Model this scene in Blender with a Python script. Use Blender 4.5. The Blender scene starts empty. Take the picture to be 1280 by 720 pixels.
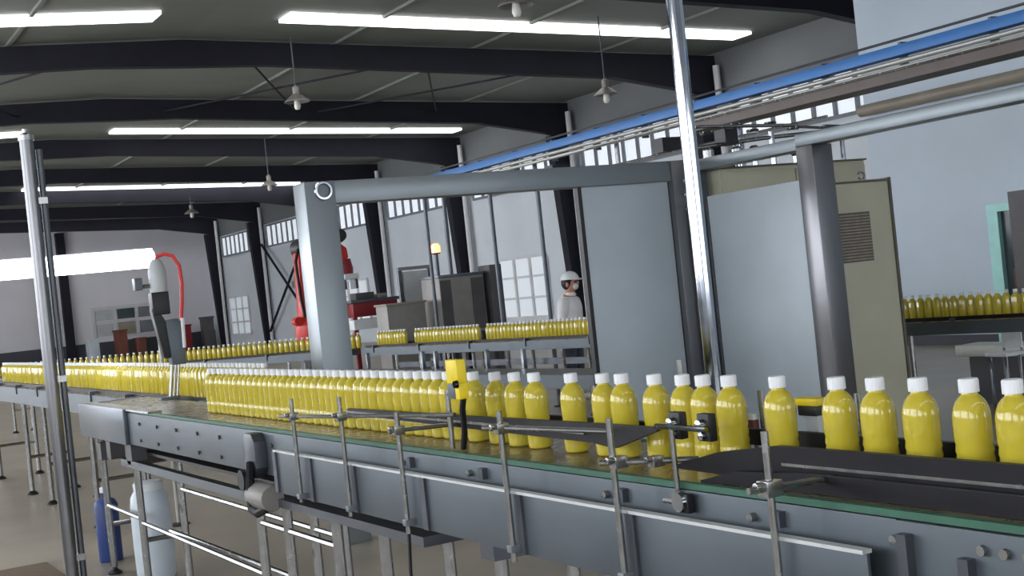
import bpy, bmesh, math, random
from mathutils import Vector, Matrix
random.seed(7)
SC = bpy.context.scene
COL = SC.collection
PI = math.pi

# ------------------------------------------------------------------ camera
FPX = 1700.0                                   # focal length in pixels of a 1280 px wide frame
YAW = math.atan(944 / FPX); ROLL = math.radians(6.0); PITCH = 6 / FPX
cam_d = bpy.data.cameras.new('camera'); cam = bpy.data.objects.new('camera', cam_d); COL.objects.link(cam)
cam_d.sensor_width = 36.0; cam_d.lens = 36.0 * FPX / 1280.0; cam_d.clip_end = 300; cam_d.clip_start = 0.05
_r = Vector((math.cos(YAW), -math.sin(YAW), 0)); _f = Vector((math.sin(YAW), math.cos(YAW), -PITCH)).normalized(); _u = _r.cross(_f)
_cx = math.cos(ROLL) * _r - math.sin(ROLL) * _u; _cy = math.sin(ROLL) * _r + math.cos(ROLL) * _u
_m = Matrix((( _cx.x, _cy.x, -_f.x, 0), (_cx.y, _cy.y, -_f.y, 0), (_cx.z, _cy.z, -_f.z, 1.5), (0, 0, 0, 1)))
cam.matrix_world = _m
SC.camera = cam

# ------------------------------------------------------------------ world, exposure
w = bpy.data.worlds.new('world'); SC.world = w; w.use_nodes = True
w.node_tree.nodes['Background'].inputs[0].default_value = (0.75, 0.85, 1.0, 1)
w.node_tree.nodes['Background'].inputs[1].default_value = 1.0
SC.view_settings.view_transform = 'Standard'; SC.view_settings.look = 'None'
SC.view_settings.exposure = 0.92; SC.view_settings.gamma = 1.0; SC.view_settings.use_curve_mapping = False
try:
    SC.cycles.use_denoising = True; SC.cycles.max_bounces = 8; SC.cycles.diffuse_bounces = 5
    SC.cycles.sample_clamp_indirect = 4.0
except Exception: pass
SKY_E = 1.9          # roof lights
WIN_E = 0.28          # daylight in the wall windows
DAY_E = 3.6          # glow of the unseen windows added in left and end walls
TUBE_E = 7.0        # strip lamp over the conveyor

# ------------------------------------------------------------------ materials
def lin(c):
    c = c / 255.0
    return c / 12.92 if c <= 0.04045 else ((c + 0.055) / 1.055) ** 2.4
def rgb(t): return (lin(t[0]), lin(t[1]), lin(t[2]), 1)
MATS = {}
def mat(name, col, rough=0.5, metal=0.0, var=0.12, scale=6.0, bump=0.0, stretch=(1, 1, 1), coat=0.0, rvar=0.1, spec=0.5, trans=0.0):
    m = bpy.data.materials.new(name); m.use_nodes = True; nt = m.node_tree; b = nt.nodes['Principled BSDF']
    tc = nt.nodes.new('ShaderNodeTexCoord'); mp = nt.nodes.new('ShaderNodeMapping'); mp.inputs['Scale'].default_value = stretch
    nz = nt.nodes.new('ShaderNodeTexNoise'); nz.inputs['Scale'].default_value = scale; nz.inputs['Detail'].default_value = 5
    nt.links.new(tc.outputs['Object'], mp.inputs[0]); nt.links.new(mp.outputs[0], nz.inputs['Vector'])
    cr = nt.nodes.new('ShaderNodeValToRGB'); c = rgb(col)
    lo = tuple(max(0, v * (1 - var)) for v in c[:3]) + (1,); hi = tuple(min(1, v * (1 + var)) for v in c[:3]) + (1,)
    cr.color_ramp.elements[0].color = lo; cr.color_ramp.elements[0].position = 0.3
    cr.color_ramp.elements[1].color = hi; cr.color_ramp.elements[1].position = 0.7
    nt.links.new(nz.outputs['Fac'], cr.inputs[0]); nt.links.new(cr.outputs[0], b.inputs['Base Color'])
    mr = nt.nodes.new('ShaderNodeMapRange'); mr.inputs['To Min'].default_value = max(0.02, rough - rvar); mr.inputs['To Max'].default_value = min(1, rough + rvar)
    nt.links.new(nz.outputs['Fac'], mr.inputs[0]); nt.links.new(mr.outputs[0], b.inputs['Roughness'])
    b.inputs['Metallic'].default_value = metal; b.inputs['Coat Weight'].default_value = coat
    b.inputs['Specular IOR Level'].default_value = spec; b.inputs['Transmission Weight'].default_value = trans
    if bump:
        bp = nt.nodes.new('ShaderNodeBump'); bp.inputs['Strength'].default_value = bump; bp.inputs['Distance'].default_value = 0.02
        nt.links.new(nz.outputs['Fac'], bp.inputs['Height']); nt.links.new(bp.outputs[0], b.inputs['Normal'])
    MATS[name] = m
    return m
def emat(name, col, strength):
    m = bpy.data.materials.new(name); m.use_nodes = True; nt = m.node_tree; b = nt.nodes['Principled BSDF']
    nz = nt.nodes.new('ShaderNodeTexNoise'); nz.inputs['Scale'].default_value = 0.8
    mr = nt.nodes.new('ShaderNodeMapRange'); mr.inputs['To Min'].default_value = strength * 0.93; mr.inputs['To Max'].default_value = strength * 1.07
    nt.links.new(nz.outputs['Fac'], mr.inputs[0]); nt.links.new(mr.outputs[0], b.inputs['Emission Strength'])
    b.inputs['Base Color'].default_value = (0.8, 0.8, 0.8, 1); b.inputs['Emission Color'].default_value = rgb(col)
    MATS[name] = m
    return m
mat('concrete', (156, 145, 128), 0.36, 0, 0.26, 0.9, 0.0, rvar=0.1)
mat('roof_sheet', (116, 120, 114), 0.6, 0, 0.1, 0.5, 0.0, (1, 6, 1))
mat('wall_paint', (206, 212, 218), 0.55, 0, 0.05, 0.7)
mat('wall_blue', (196, 210, 222), 0.5, 0, 0.05, 0.8)
mat('wall_grey', (220, 218, 224), 0.6, 0, 0.06, 0.5)
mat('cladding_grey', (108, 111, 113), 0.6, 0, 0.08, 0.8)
mat('dado', (70, 72, 80), 0.6, 0, 0.1, 0.8)
mat('dark_steel', (34, 34, 44), 0.7, 0.0, 0.2, 1.5, spec=0.25)
mat('steel', (98, 106, 113), 0.34, 0.75, 0.10, 9, 0.0, (1, 0.15, 1), rvar=0.08)
mat('steel_panel', (94, 102, 108), 0.45, 0.5, 0.10, 4, 0.0, rvar=0.08)
mat('steel_dark', (92, 96, 102), 0.4, 0.6, 0.2, 7)
mat('stainless', (134, 142, 146), 0.34, 0.55, 0.04, 3, 0.0, (1, 1, 0.2), rvar=0.03)
mat('stainless_dark', (124, 124, 126), 0.28, 0.9, 0.06, 3, 0.0, (1, 1, 0.2), rvar=0.03)  # stainless copy with the posts' dark reflections put into its colour
mat('lip_steel', (214, 216, 216), 0.4, 0.3, 0.05, 10)  # near-white so the bright highlight along the panel lips is painted in
mat('chrome', (176, 182, 190), 0.09, 1.0, 0.05, 20, rvar=0.05)
mat('rod_steel', (158, 158, 156), 0.25, 0.9, 0.1, 30, rvar=0.08)
mat('door_panel', (182, 193, 200), 0.45, 0.1, 0.05, 3)
mat('cream', (190, 188, 166), 0.5, 0, 0.06, 4)
mat('cream_edge', (92, 90, 78), 0.5, 0, 0.1, 4)
mat('grille', (150, 140, 130), 0.6, 0.1, 0.2, 30)
mat('black', (22, 22, 26), 0.45, 0, 0.3, 12)
mat('rail_black', (22, 21, 26), 0.5, 0, 0.2, 12, spec=0.3)
mat('belt', (126, 112, 84), 0.28, 0.1, 0.2, 14, 0.0, rvar=0.1)
mat('green', (58, 104, 84), 0.5, 0, 0.15, 14)
mat('juice', (206, 188, 62), 0.16, 0, 0.07, 9, coat=0.5, rvar=0.05)
mat('cap_white', (236, 238, 240), 0.45, 0, 0.03, 20)
mat('blue', (38, 108, 176), 0.45, 0.1, 0.12, 3)
mat('brown_tray', (96, 86, 82), 0.5, 0.2, 0.15, 3)
mat('grey_rail', (176, 176, 170), 0.4, 0.4, 0.1, 5)
mat('tan', (150, 142, 128), 0.55, 0.1, 0.12, 3)
mat('red', (200, 44, 34), 0.42, 0, 0.12, 4)
mat('red_dark', (132, 26, 34), 0.45, 0, 0.12, 4)
mat('hose_red', (226, 62, 58), 0.4, 0, 0.1, 20)
mat('yellow', (240, 214, 30), 0.45, 0, 0.08, 20)
mat('white_plastic', (226, 230, 232), 0.5, 0, 0.05, 10)
mat('drum_plastic', (206, 216, 224), 0.4, 0, 0.06, 6)
mat('blue_dark', (40, 62, 120), 0.5, 0, 0.15, 8)
mat('grey_box', (142, 138, 134), 0.5, 0.2, 0.12, 5)
mat('grey_light', (190, 194, 196), 0.5, 0.1, 0.08, 5)
mat('box_dark', (84, 82, 84), 0.5, 0.2, 0.15, 5)
mat('teal', (176, 236, 230), 0.4, 0, 0.06, 6)
mat('glass_dark', (64, 76, 80), 0.12, 0, 0.2, 2)
mat('glass_grey', (118, 122, 128), 0.15, 0, 0.1, 2)
mat('skin', (196, 142, 116), 0.55, 0, 0.06, 12)
mat('coat_white', (242, 240, 242), 0.8, 0, 0.05, 10, 0.1)
mat('trousers', (70, 74, 92), 0.8, 0, 0.1, 10)
mat('hair', (26, 22, 24), 0.6, 0, 0.2, 60)
mat('brown_box', (120, 70, 58), 0.7, 0, 0.15, 4)
mat('mat_brown', (108, 92, 70), 0.8, 0, 0.2, 20)
mat('pipe_white', (206, 206, 208), 0.45, 0, 0.06, 3)
mat('lens_black', (12, 12, 16), 0.1, 0, 0.2, 10)
mat('bulb', (236, 236, 226), 0.3, 0, 0.02, 10)
emat('skylight_glow', (250, 252, 250), SKY_E)
emat('window_glow', (228, 240, 255), WIN_E)
emat('window_low', (196, 216, 232), WIN_E * 0.55)
emat('window_day_far', (240, 244, 252), DAY_E * 1.5)  # stronger glow of the added far left windows, to lift the far bays
emat('window_day', (240, 244, 252), DAY_E)
emat('tube_glow', (238, 242, 255), TUBE_E)
emat('beacon_glow', (255, 128, 70), 2.2)

# ------------------------------------------------------------------ mesh builder
class MB:
    def __init__(s): s.v = []; s.f = []
    def add(s, vs, fs):
        n = len(s.v); s.v += [tuple(p) for p in vs]; s.f += [tuple(i + n for i in f) for f in fs]; return s
    def box(s, x0, x1, y0, y1, z0, z1):
        vs = [(x, y, z) for x in (x0, x1) for y in (y0, y1) for z in (z0, z1)]
        return s.add(vs, [(0, 1, 3, 2), (4, 6, 7, 5), (0, 4, 5, 1), (2, 3, 7, 6), (0, 2, 6, 4), (1, 5, 7, 3)])
    def tube(s, pts, r, n=10, r1=None):
        pts = [Vector(p) for p in pts]; k = len(pts); rings = []; ref = None
        for i, p in enumerate(pts):
            t = (pts[min(i + 1, k - 1)] - pts[max(i - 1, 0)]).normalized()
            if ref is None: ref = Vector((0, 0, 1)) if abs(t.z) < 0.9 else Vector((1, 0, 0))
            a = (ref - t * ref.dot(t)).normalized(); ref = a; b = t.cross(a)
            rr = r if r1 is None else r + (r1 - r) * i / (k - 1)
            rings.append([p + (a * math.cos(2 * PI * j / n) + b * math.sin(2 * PI * j / n)) * rr for j in range(n)])
        vs = [q for g in rings for q in g]; fs = []
        for i in range(k - 1):
            for j in range(n):
                fs.append((i * n + j, i * n + (j + 1) % n, (i + 1) * n + (j + 1) % n, (i + 1) * n + j))
        fs.append(tuple(range(n))[::-1]); fs.append(tuple((k - 1) * n + j for j in range(n)))
        return s.add(vs, fs)
    def lathe(s, prof, c=(0, 0, 0), n=16, axis='z'):
        def P(r, h, a):
            if axis == 'z': return (c[0] + r * math.cos(a), c[1] + r * math.sin(a), c[2] + h)
            if axis == 'x': return (c[0] + h, c[1] + r * math.cos(a), c[2] + r * math.sin(a))
            return (c[0] + r * math.sin(a), c[1] + h, c[2] + r * math.cos(a))
        k = len(prof); vs = [P(r, h, 2 * PI * j / n) for r, h in prof for j in range(n)]; fs = []
        for i in range(k - 1):
            for j in range(n): fs.append((i * n + j, i * n + (j + 1) % n, (i + 1) * n + (j + 1) % n, (i + 1) * n + j))
        fs.append(tuple(range(n))[::-1]); fs.append(tuple((k - 1) * n + j for j in range(n)))
        return s.add(vs, fs)
    def prism(s, poly, axis, a, b):
        def P(p, t):
            return (p[0], t, p[1]) if axis == 'y' else ((t, p[0], p[1]) if axis == 'x' else (p[0], p[1], t))
        n = len(poly); vs = [P(p, a) for p in poly] + [P(p, b) for p in poly]
        fs = [tuple(range(n)), tuple(range(n, 2 * n))[::-1]] + [(i, i + n, (i + 1) % n + n, (i + 1) % n) for i in range(n)]
        return s.add(vs, fs)
    def torus(s, c, R, r, n=16, m=6, axis='y'):
        pts = []
        for i in range(n):
            a = 2 * PI * i / n
            for j in range(m):
                b = 2 * PI * j / m; d = R + r * math.cos(b)
                q = (d * math.cos(a), r * math.sin(b), d * math.sin(a))
                if axis == 'x': q = (q[1], q[0], q[2])
                pts.append((c[0] + q[0], c[1] + q[1], c[2] + q[2]))
        return s.add(pts, [(i * m + j, ((i + 1) % n) * m + j, ((i + 1) % n) * m + (j + 1) % m, i * m + (j + 1) % m) for i in range(n) for j in range(m)])
    def mesh(s, name, m, bevel=0.0):
        me = bpy.data.meshes.new(name); me.from_pydata(s.v, [], s.f)
        bm = bmesh.new(); bm.from_mesh(me); bmesh.ops.recalc_face_normals(bm, faces=bm.faces)
        if bevel:
            bmesh.ops.bevel(bm, geom=[e for e in bm.edges if e.is_manifold and e.calc_face_angle(0) > 0.7], offset=bevel, segments=2, affect='EDGES', profile=0.6, clamp_overlap=True)
        bm.to_mesh(me); bm.free()
        me.polygons.foreach_set('use_smooth', [True] * len(me.polygons)); me.set_sharp_from_angle(angle=math.radians(35))
        me.materials.append(MATS[m]); return me
    def obj(s, name, m, parent=None, bevel=0.0, label=None):
        return link(name, s.mesh(name, m, bevel), parent, label)
def link(name, me, parent=None, label=None):
    o = bpy.data.objects.new(name, me); COL.objects.link(o)
    if parent is not None:
        o.parent = parent; o.matrix_parent_inverse = Matrix.Translation(parent.location).inverted() if parent.type == 'EMPTY' and parent.get('_abs') else Matrix()
    if label: o['label'] = label
    return o
def B(*a): return MB().box(*a)
def T(pts, r, n=10, r1=None): return MB().tube(pts, r, n, r1)
def thing(name, label, cat, loc=(0, 0, 0), group=None, kind=None):
    """Empty at the thing's base; its parts are modelled in world coordinates."""
    o = bpy.data.objects.new(name, None); COL.objects.link(o); o.location = loc; o['_abs'] = 1
    o.empty_display_size = 0.1
    return tag(o, label, cat, group, kind)
def tag(o, label, cat, group=None, kind=None):
    o['label'] = label; o['category'] = cat
    if group: o['group'] = group
    if kind: o['kind'] = kind
    return o
ORD = ['first', 'second', 'third', 'fourth', 'fifth', 'sixth', 'seventh', 'eighth', 'ninth', 'tenth', 'eleventh', 'twelfth', 'thirteenth', 'fourteenth', 'fifteenth', 'sixteenth', 'seventeenth', 'eighteenth']

# ------------------------------------------------------------------ the hall
XL, XR, XM = -4.6, 18.2, 6.8            # side walls, ridge
Y0, YB = -13.0, 61.0
PX, PY = 14.5, 14.9                     # inner partition wall and its far end
def zroof(x): return 6.3 - 0.035 * abs(x - XM)
def struct(o, label, cat): return tag(o, label, cat, None, 'structure')
struct(B(XL, XR, Y0, YB, -0.2, 0).obj('floor', 'concrete'), 'wide worn concrete factory floor with wet sheen', 'floor')
mb = MB()
for xa, xb in ((XL, XM), (XM, XR)):
    mb.prism([(xa, zroof(xa)), (xb, zroof(xb)), (xb, zroof(xb) + 0.12), (xa, zroof(xa) + 0.12)], 'y', Y0, YB)
ceil = mb.obj('ceiling', 'roof_sheet'); struct(ceil, 'grey sheet metal roof underside sloping from the ridge', 'ceiling')
for i in range(1, 8):
    x = XL + (XR - XL) * i / 8
    if abs(x - XM) < 0.3: continue
    z = zroof(x); B(x - 0.03, x + 0.03, Y0, YB, z - 0.05, z).obj('purlin', 'roof_sheet', ceil)
struct(B(XR, XR + 0.2, PY - 0.2, YB, 0, 5.9).obj('wall_right', 'wall_paint'), 'long pale side wall with windows high up', 'wall')
struct(B(XL - 0.2, XL, Y0, YB, 0, 5.9).obj('wall_left', 'wall_paint'), 'long pale side wall opposite the windows', 'wall')
wb = B(XL, XR, YB, YB + 0.2, 0, 6.4).obj('wall_back', 'wall_grey'); struct(wb, 'far grey end wall of the hall', 'wall')
B(XL, XR, YB - 0.04, YB, 0, 0.8).obj('dado', 'dado', wb)
struct(B(XL, XR, Y0 - 0.2, Y0, 0, 6.4).obj('wall_front', 'wall_grey'), 'end wall behind the viewer', 'wall')
wp = B(PX, PX + 0.25, Y0, PY, 0, zroof(PX)).obj('wall_inner', 'wall_blue'); struct(wp, 'tall blank blue-grey partition wall at the right', 'wall')
struct(B(PX + 0.25, XR, PY - 0.2, PY, 0, 5.9).obj('wall_return', 'wall_paint'), 'short return wall behind the partition', 'wall')
B(PX - 0.015, PX, Y0, PY, 0, 0.14).obj('baseboard', 'dado', wp)

B(XR - 0.025, XR, PY, YB, 4.9, 5.9).obj('upper_cladding', 'cladding_grey', bpy.data.objects['wall_right'])  # darker grey band along the top of the right wall
# window-shaped light panels, added unseen in the end wall to light faces toward the camera
for k, xa in enumerate((-3.6, 1.2, 6.0, 10.8)):
    t = thing('window_%d' % (20 + k), 'tall daylight window in the end wall behind the viewer, %s from left' % ORD[k], 'window', (xa + 1.7, Y0, 1.0), None, 'structure')
    for i in range(4):
        B(xa + i * 0.85 + 0.04, xa + i * 0.85 + 0.81, Y0, Y0 + 0.02, 1.05, 3.85).obj('pane', 'window_day', t)
    for i in range(5): B(xa + i * 0.85 - 0.04, xa + i * 0.85 + 0.04, Y0, Y0 + 0.06, 1.05, 3.85).obj('mullion', 'pipe_white', t)
    for z in (1.0, 3.85): B(xa - 0.04, xa + 3.44, Y0, Y0 + 0.06, z, z + 0.05).obj('frame', 'pipe_white', t)
# portal frames: rafter pair and the two columns under it
for k, y in enumerate((5, 11, 17, 23, 29, 35, 41, 47, 53, 59)):
    xr = XR if y > PY else PX
    top = lambda x: zroof(x) - 0.06
    pts_t = [(XL, top(XL)), (XM, top(XM)), (xr, top(xr))]
    kd = 0.85 if xr == XR else 0.5
    pts_b = [(xr, top(xr) - kd), (xr - 2.6, top(xr - 2.6) - 0.5), (XM + 1.5, top(XM + 1.5) - 0.4), (XM, top(XM) - 0.46), (XM - 1.5, top(XM - 1.5) - 0.4), (XL + 2.6, top(XL + 2.6) - 0.5), (XL, top(XL) - 0.85)]
    o = MB().prism(pts_t + pts_b, 'y', y - 0.11, y + 0.11).obj('roof_beam', 'dark_steel')
    struct(o, ('dark steel roof beam, %s from the near end of the roof' % ORD[k]), 'roof beam')
    for side in (1, -1):
        if side == 1 and xr != XR: continue
        if side == 1: poly = [(XR, 0), (XR - 0.34, 0), (XR - 0.62, top(XR) - 0.8), (XR, top(XR) - 0.8)]
        else: poly = [(XL, 0), (XL + 0.34, 0), (XL + 0.62, top(XL) - 0.8), (XL, top(XL) - 0.8)]
        c = MB().prism(poly, 'y', y - 0.14, y + 0.14).obj('steel_column', 'dark_steel')
        struct(c, 'tapered dark steel column on the %s side wall, %s from the near end' % ('window' if side == 1 else 'left', ORD[k if side < 0 else k - 2]), 'column')
        if side == 1:
            p = T([(XR - 0.18, y - 0.32, 0.0), (XR - 0.18, y - 0.32, 5.6)], 0.07, 10).obj('downpipe', 'pipe_white')
            struct(p, 'pale downpipe beside the %s column of the window wall' % ORD[k - 2], 'pipe')
# roof bracing rods
for k, (xa, xb, ya, yb) in enumerate(((8, 11, 23, 29), (11, 8, 23, 29), (11.5, 14.5, 23, 29), (14.5, 11.5, 23, 29), (2, 5, 23, 29), (5, 2, 23, 29))):
    o = T([(xa, ya + 0.12, zroof(xa) - 0.32), (xb, yb - 0.12, zroof(xb) - 0.32)], 0.02, 6).obj('brace_rod', 'dark_steel')
    struct(o, 'thin dark cross brace under the roof between second and third visible beams', 'brace'); o['group'] = 'roof brace rods'
# cross bracing on the window wall, far bay
for a, b in (((51.2), (55.0)),):
    for s, (za, zb) in enumerate(((4.1, 0.6), (0.6, 4.1))):
        o = T([(XR - 0.25, 47.4, za), (XR - 0.25, 52.6, zb)], 0.05, 6).obj('wall_brace', 'dark_steel')
        struct(o, ('diagonal wall brace in far bay sloping down away from viewer', 'diagonal wall brace in far bay sloping up away from viewer')[s], 'brace')

# roof lights (translucent strips in the roof sheeting)
def skylight(x0, x1, y, label):
    t = thing('skylight', label, 'skylight', (0.5 * (x0 + x1), y, zroof(0.5 * (x0 + x1)) - 0.03), 'roof light strips', 'structure')
    n = max(1, round((x1 - x0) / 1.6)); wx = (x1 - x0) / n
    for i in range(n):
        a, b = x0 + i * wx + 0.006, x0 + (i + 1) * wx - 0.006
        MB().prism([(a, zroof(a) - 0.06), (b, zroof(b) - 0.06), (b, zroof(b) - 0.005), (a, zroof(a) - 0.005)], 'y', y - 0.29, y + 0.29).obj('pane', 'skylight_glow', t)
for k, y in enumerate((-3.1, 9.1, 21.1, 33.7, 46.6, 57.2)):
    skylight(8.0, 17.5 if y > PY else 14.2, y, 'bright roof light strip right of the ridge, %s from the near end' % ORD[k])
    skylight(-4.0, 5.9, y, 'bright roof light strip left of the ridge, %s from the near end' % ORD[k])

# high strip windows and low windows of the side wall
wn = 0
def window(x, y0, y1, z0, z1, n, rows, label, glow):
    global wn; wn += 1; fm = 'glass_grey' if rows == 1 else 'pipe_white'
    t = thing('window_%d' % wn, label, 'window', (x, 0.5 * (y0 + y1), z0), None, 'structure')
    fw = 0.07; sg = 1 if x > 0 else -1
    def B(xa, xb, *r_): return MB().box(min(x + sg * (xa - x), x + sg * (xb - x)), max(x + sg * (xa - x), x + sg * (xb - x)), *r_)
    B(x - 0.08, x + 0.01, y0, y1, z0, z0 + fw).obj('frame', fm, t); B(x - 0.08, x + 0.01, y0, y1, z1 - fw, z1).obj('frame', fm, t)
    for i in range(n + 1):
        yy = y0 + (y1 - y0) * i / n
        B(x - 0.08, x + 0.01, yy - 0.045, yy + 0.045, z0 + fw, z1 - fw).obj('mullion', fm, t)
    for j in range(1, rows):
        zz = z0 + (z1 - z0) * j / rows
        B(x - 0.06, x + 0.01, y0, y1, zz - 0.03, zz + 0.03).obj('transom', 'pipe_white', t)
    for i in range(n):
        a = y0 + (y1 - y0) * i / n + 0.045; b = y0 + (y1 - y0) * (i + 1) / n - 0.045
        for j in range(rows):
            za = z0 + (z1 - z0) * j / rows + (fw if j == 0 else 0.03); zb = z0 + (z1 - z0) * (j + 1) / rows - (fw if j == rows - 1 else 0.03)
            B(x - 0.03, x - 0.01, a, b, za, zb).obj('pane', glow, t)
for k, y in enumerate((17, 23, 29, 35, 41, 47, 53)):
    window(XR, y + 0.6, y + 5.4, 3.95, 4.85, 8, 1, 'high strip window with dark mullions, %s bay from the partition' % ORD[k], 'window_glow')
for k, (a, b) in enumerate(((30.7, 33.3), (42.7, 45.3), (55.6, 58.2))):
    window(XR, a, b, 0.5, 2.2, 3, 3, 'low window with pale crossbars in the side wall, %s from the partition' % ORD[k], 'window_low')
for k, y in enumerate((-7, -1, 5, 11, 17, 23, 29, 35, 41, 47)):  # unseen left windows added for light; far ones enlarged and brightened
    window(XL, y + 0.6, y + 5.4, 1.3 if y < 17 else 1.0, 3.7 if y < 17 else 4.8, 4, 2, 'tall window with pale crossbars in the left wall, %s from the near end' % ORD[k], 'window_day' if y < 17 else 'window_day_far')
# notice window on the far wall
t = thing('window_%d' % (wn + 1), 'wide white framed window low on the far end wall', 'window', (14.3, YB, 1.0), None, 'structure')
B(12.8, 15.7, YB - 0.06, YB, 2.2, 2.34).obj('frame', 'pipe_white', t); B(12.8, 15.7, YB - 0.06, YB, 1.6, 1.72).obj('frame', 'pipe_white', t)
for i in range(4):
    x = 12.85 + i * 0.95; B(x - 0.05, x + 0.05, YB - 0.07, YB, 1.0, 2.3).obj('mullion', 'pipe_white', t)
for i in range(3):
    B(12.95 + i * .95, 13.7 + i * .95, YB - 0.03, YB, 1.74, 2.18).obj('pane', ('grey_light', 'glass_dark', 'glass_grey')[i], t)
    B(12.95 + i * .95, 13.7 + i * .95, YB - 0.03, YB, 1.05, 1.58).obj('pane', ('grey_light', 'tan', 'glass_grey')[i], t)
for k, x in enumerate((10.75, 11.75)):
    struct(B(x - 0.18, x + 0.18, YB - 0.3, YB, 0, 5.7).obj('steel_column', 'dark_steel'), ('dark steel column on far end wall, left of its pair', 'dark steel column on far end wall, right of its pair')[k], 'column')
# teal door frame in the partition
t = thing('door_1', 'mint green door frame standing open in the partition wall', 'door', (PX, 12.2, 0), None, 'structure')
B(PX - 0.1, PX, 12.58, 12.76, 0, 1.87).obj('jamb', 'teal', t); B(PX - 0.1, PX, 11.5, 11.68, 0, 1.87).obj('jamb', 'teal', t)
B(PX - 0.1, PX, 11.68, 12.58, 1.77, 1.87).obj('lintel', 'teal', t)
B(PX - 0.03, PX, 11.68, 12.58, 0, 1.77).obj('pane', 'glass_dark', t)
B(PX - 0.05, PX - 0.03, 12.2, 12.45, 0.75, 1.0).obj('notice', 'brown_box', t)
struct(B(PX - 0.4, PX - 0.11, 11.5, 12.12, 0, 2.0).obj('trim_1', 'box_dark'), 'dark brown door side casing at the right picture edge', 'casing')
# tan duct along the partition
o = MB().lathe([(0.0855, 1.0), (0.0855, PY - 0.05)], (PX - 0.12, 0, 3.47), 14, 'y').obj('wall_duct', 'tan'); tag(o, 'tan round duct running along the partition wall', 'duct')

# ------------------------------------------------------------------ bottles
def bottle_meshes(n, tagname):
    prof = [(0.026, 0.0), (0.0315, 0.004), (0.0335, 0.012), (0.0335, 0.05), (0.0318, 0.056), (0.0335, 0.062), (0.0318, 0.074), (0.0335, 0.08), (0.0318, 0.092), (0.0335, 0.098), (0.0335, 0.137), (0.0327, 0.146), (0.030, 0.157), (0.0252, 0.167), (0.0195, 0.1735), (0.0155, 0.1765), (0.0145, 0.178), (0.0145, 0.184)]
    if n < 12: prof = [(0.030, 0.0), (0.0335, 0.008), (0.0335, 0.146), (0.0295, 0.161), (0.0175, 0.1745), (0.0145, 0.184)]
    b = MB().lathe(prof, n=n).mesh('bottle_body' + tagname, 'juice')
    cp = [(0.0172, 0.1815), (0.0175, 0.184), (0.0175, 0.203), (0.0162, 0.2055)]
    mb = MB().lathe(cp, n=n)
    if n >= 12:
        mb = MB()
        N = 40; rr = lambda j: 0.0178 if j % 2 else 0.0171
        vs = [( (rr(j)) * math.cos(2 * PI * j / N), rr(j) * math.sin(2 * PI * j / N), h) for h in (0.1815, 0.203) for j in range(N)]
        vs += [(0.0158 * math.cos(2 * PI * j / N), 0.0158 * math.sin(2 * PI * j / N), 0.2055) for j in range(N)]
        fs = [(i * N + j, i * N + (j + 1) % N, (i + 1) * N + (j + 1) % N, (i + 1) * N + j) for i in range(2) for j in range(N)] + [tuple(range(N))[::-1], tuple(range(2 * N, 3 * N))]
        mb.add(vs, fs)
    return b, mb.mesh('bottle_cap' + tagname, 'cap_white')
BM = {'near': bottle_meshes(24, '_near'), 'mid': bottle_meshes(14, '_mid'), 'far': bottle_meshes(9, '_far')}
def bottle(x, y, z, label, group, lod):
    t = bpy.data.objects.new('juice_bottle', None); COL.objects.link(t); t.location = (x, y, z); t.rotation_euler = (0, 0, random.uniform(0, 6.28)); t.empty_display_size = 0.05
    tag(t, label, 'bottle', group)
    for nm, me in zip(('bottle_body', 'cap'), BM[lod]):
        o = bpy.data.objects.new(nm, me); COL.objects.link(o); o.parent = t
BX, BZ = 1.83, 1.046
near = [1.603, 1.70, 1.819, 1.925, 2.03, 2.208, 2.372, 2.463, 2.544, 2.656, 2.80, 2.885, 3.03, 3.225, 3.335, 3.455, 3.59]
for i, y in enumerate(near):
    bottle(BX + random.uniform(-.003, .003), y, BZ, 'yellow juice bottle with white cap, %s from right on the near conveyor' % ORD[i], 'spaced bottles on the near conveyor', 'near')
y = 3.69
while y < 6.32:
    bottle(BX + random.uniform(-.003, .003), y, BZ, 'yellow juice bottle in tightly packed run on near conveyor, left of yellow sensor', 'packed bottles on the near conveyor', 'mid'); y += 0.0685 + random.choice((0, 0, 0, 0.004))
R2X, R2Z = 2.32, 1.011
y = 6.95
while y < 15.75:
    bottle(R2X + random.uniform(-.003, .003), y, R2Z, 'yellow juice bottle in packed row on middle conveyor at left', 'packed bottles on the middle conveyor', 'far'); y += 0.0765
R3Z = 0.86
def along(a, b, s): return (a[0] + (b[0] - a[0]) * s, a[1] + (b[1] - a[1]) * s)
def run(a, b, step, label, group, skip=()):
    L = math.hypot(b[0] - a[0], b[1] - a[1]); n = int(L / step)
    for i in range(n):
        q = along(a, b, (i + 0.5) * step / L)
        if any(s0 < q[1] < s1 for s0, s1 in skip): continue
        bottle(q[0], q[1], R3Z, label, group, 'far')
R3A, R3B, R3C = (8.3, 6.2), (7.05, 16.5), (2.9, 23.1)
def r3(y): return R3A[0] + (R3B[0] - R3A[0]) * (y - R3A[1]) / (R3B[1] - R3A[1])
run((r3(6.95), 6.95), (r3(8.12), 8.12), 0.078, 'yellow juice bottle in row on back conveyor, right of cream cabinet', 'bottles on the back conveyor right of the cabinets')
run((r3(11.9), 11.9), (r3(16.45), 16.45), 0.0715, 'yellow juice bottle on back conveyor between square post and grey door panel', 'bottles on the back conveyor behind the square post', skip=((13.98, 14.12), (15.55, 15.7)))
run(along(R3B, R3C, 0.03), along(R3B, R3C, 0.44), 0.092, 'yellow juice bottle on the back conveyor left of square post', 'bottles on the back conveyor left of the post')
run(along(R3B, R3C, 0.45), R3C, 0.12, 'yellow juice bottle at far left end of the back conveyor', 'bottles at the far end of the back conveyor')

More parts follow.
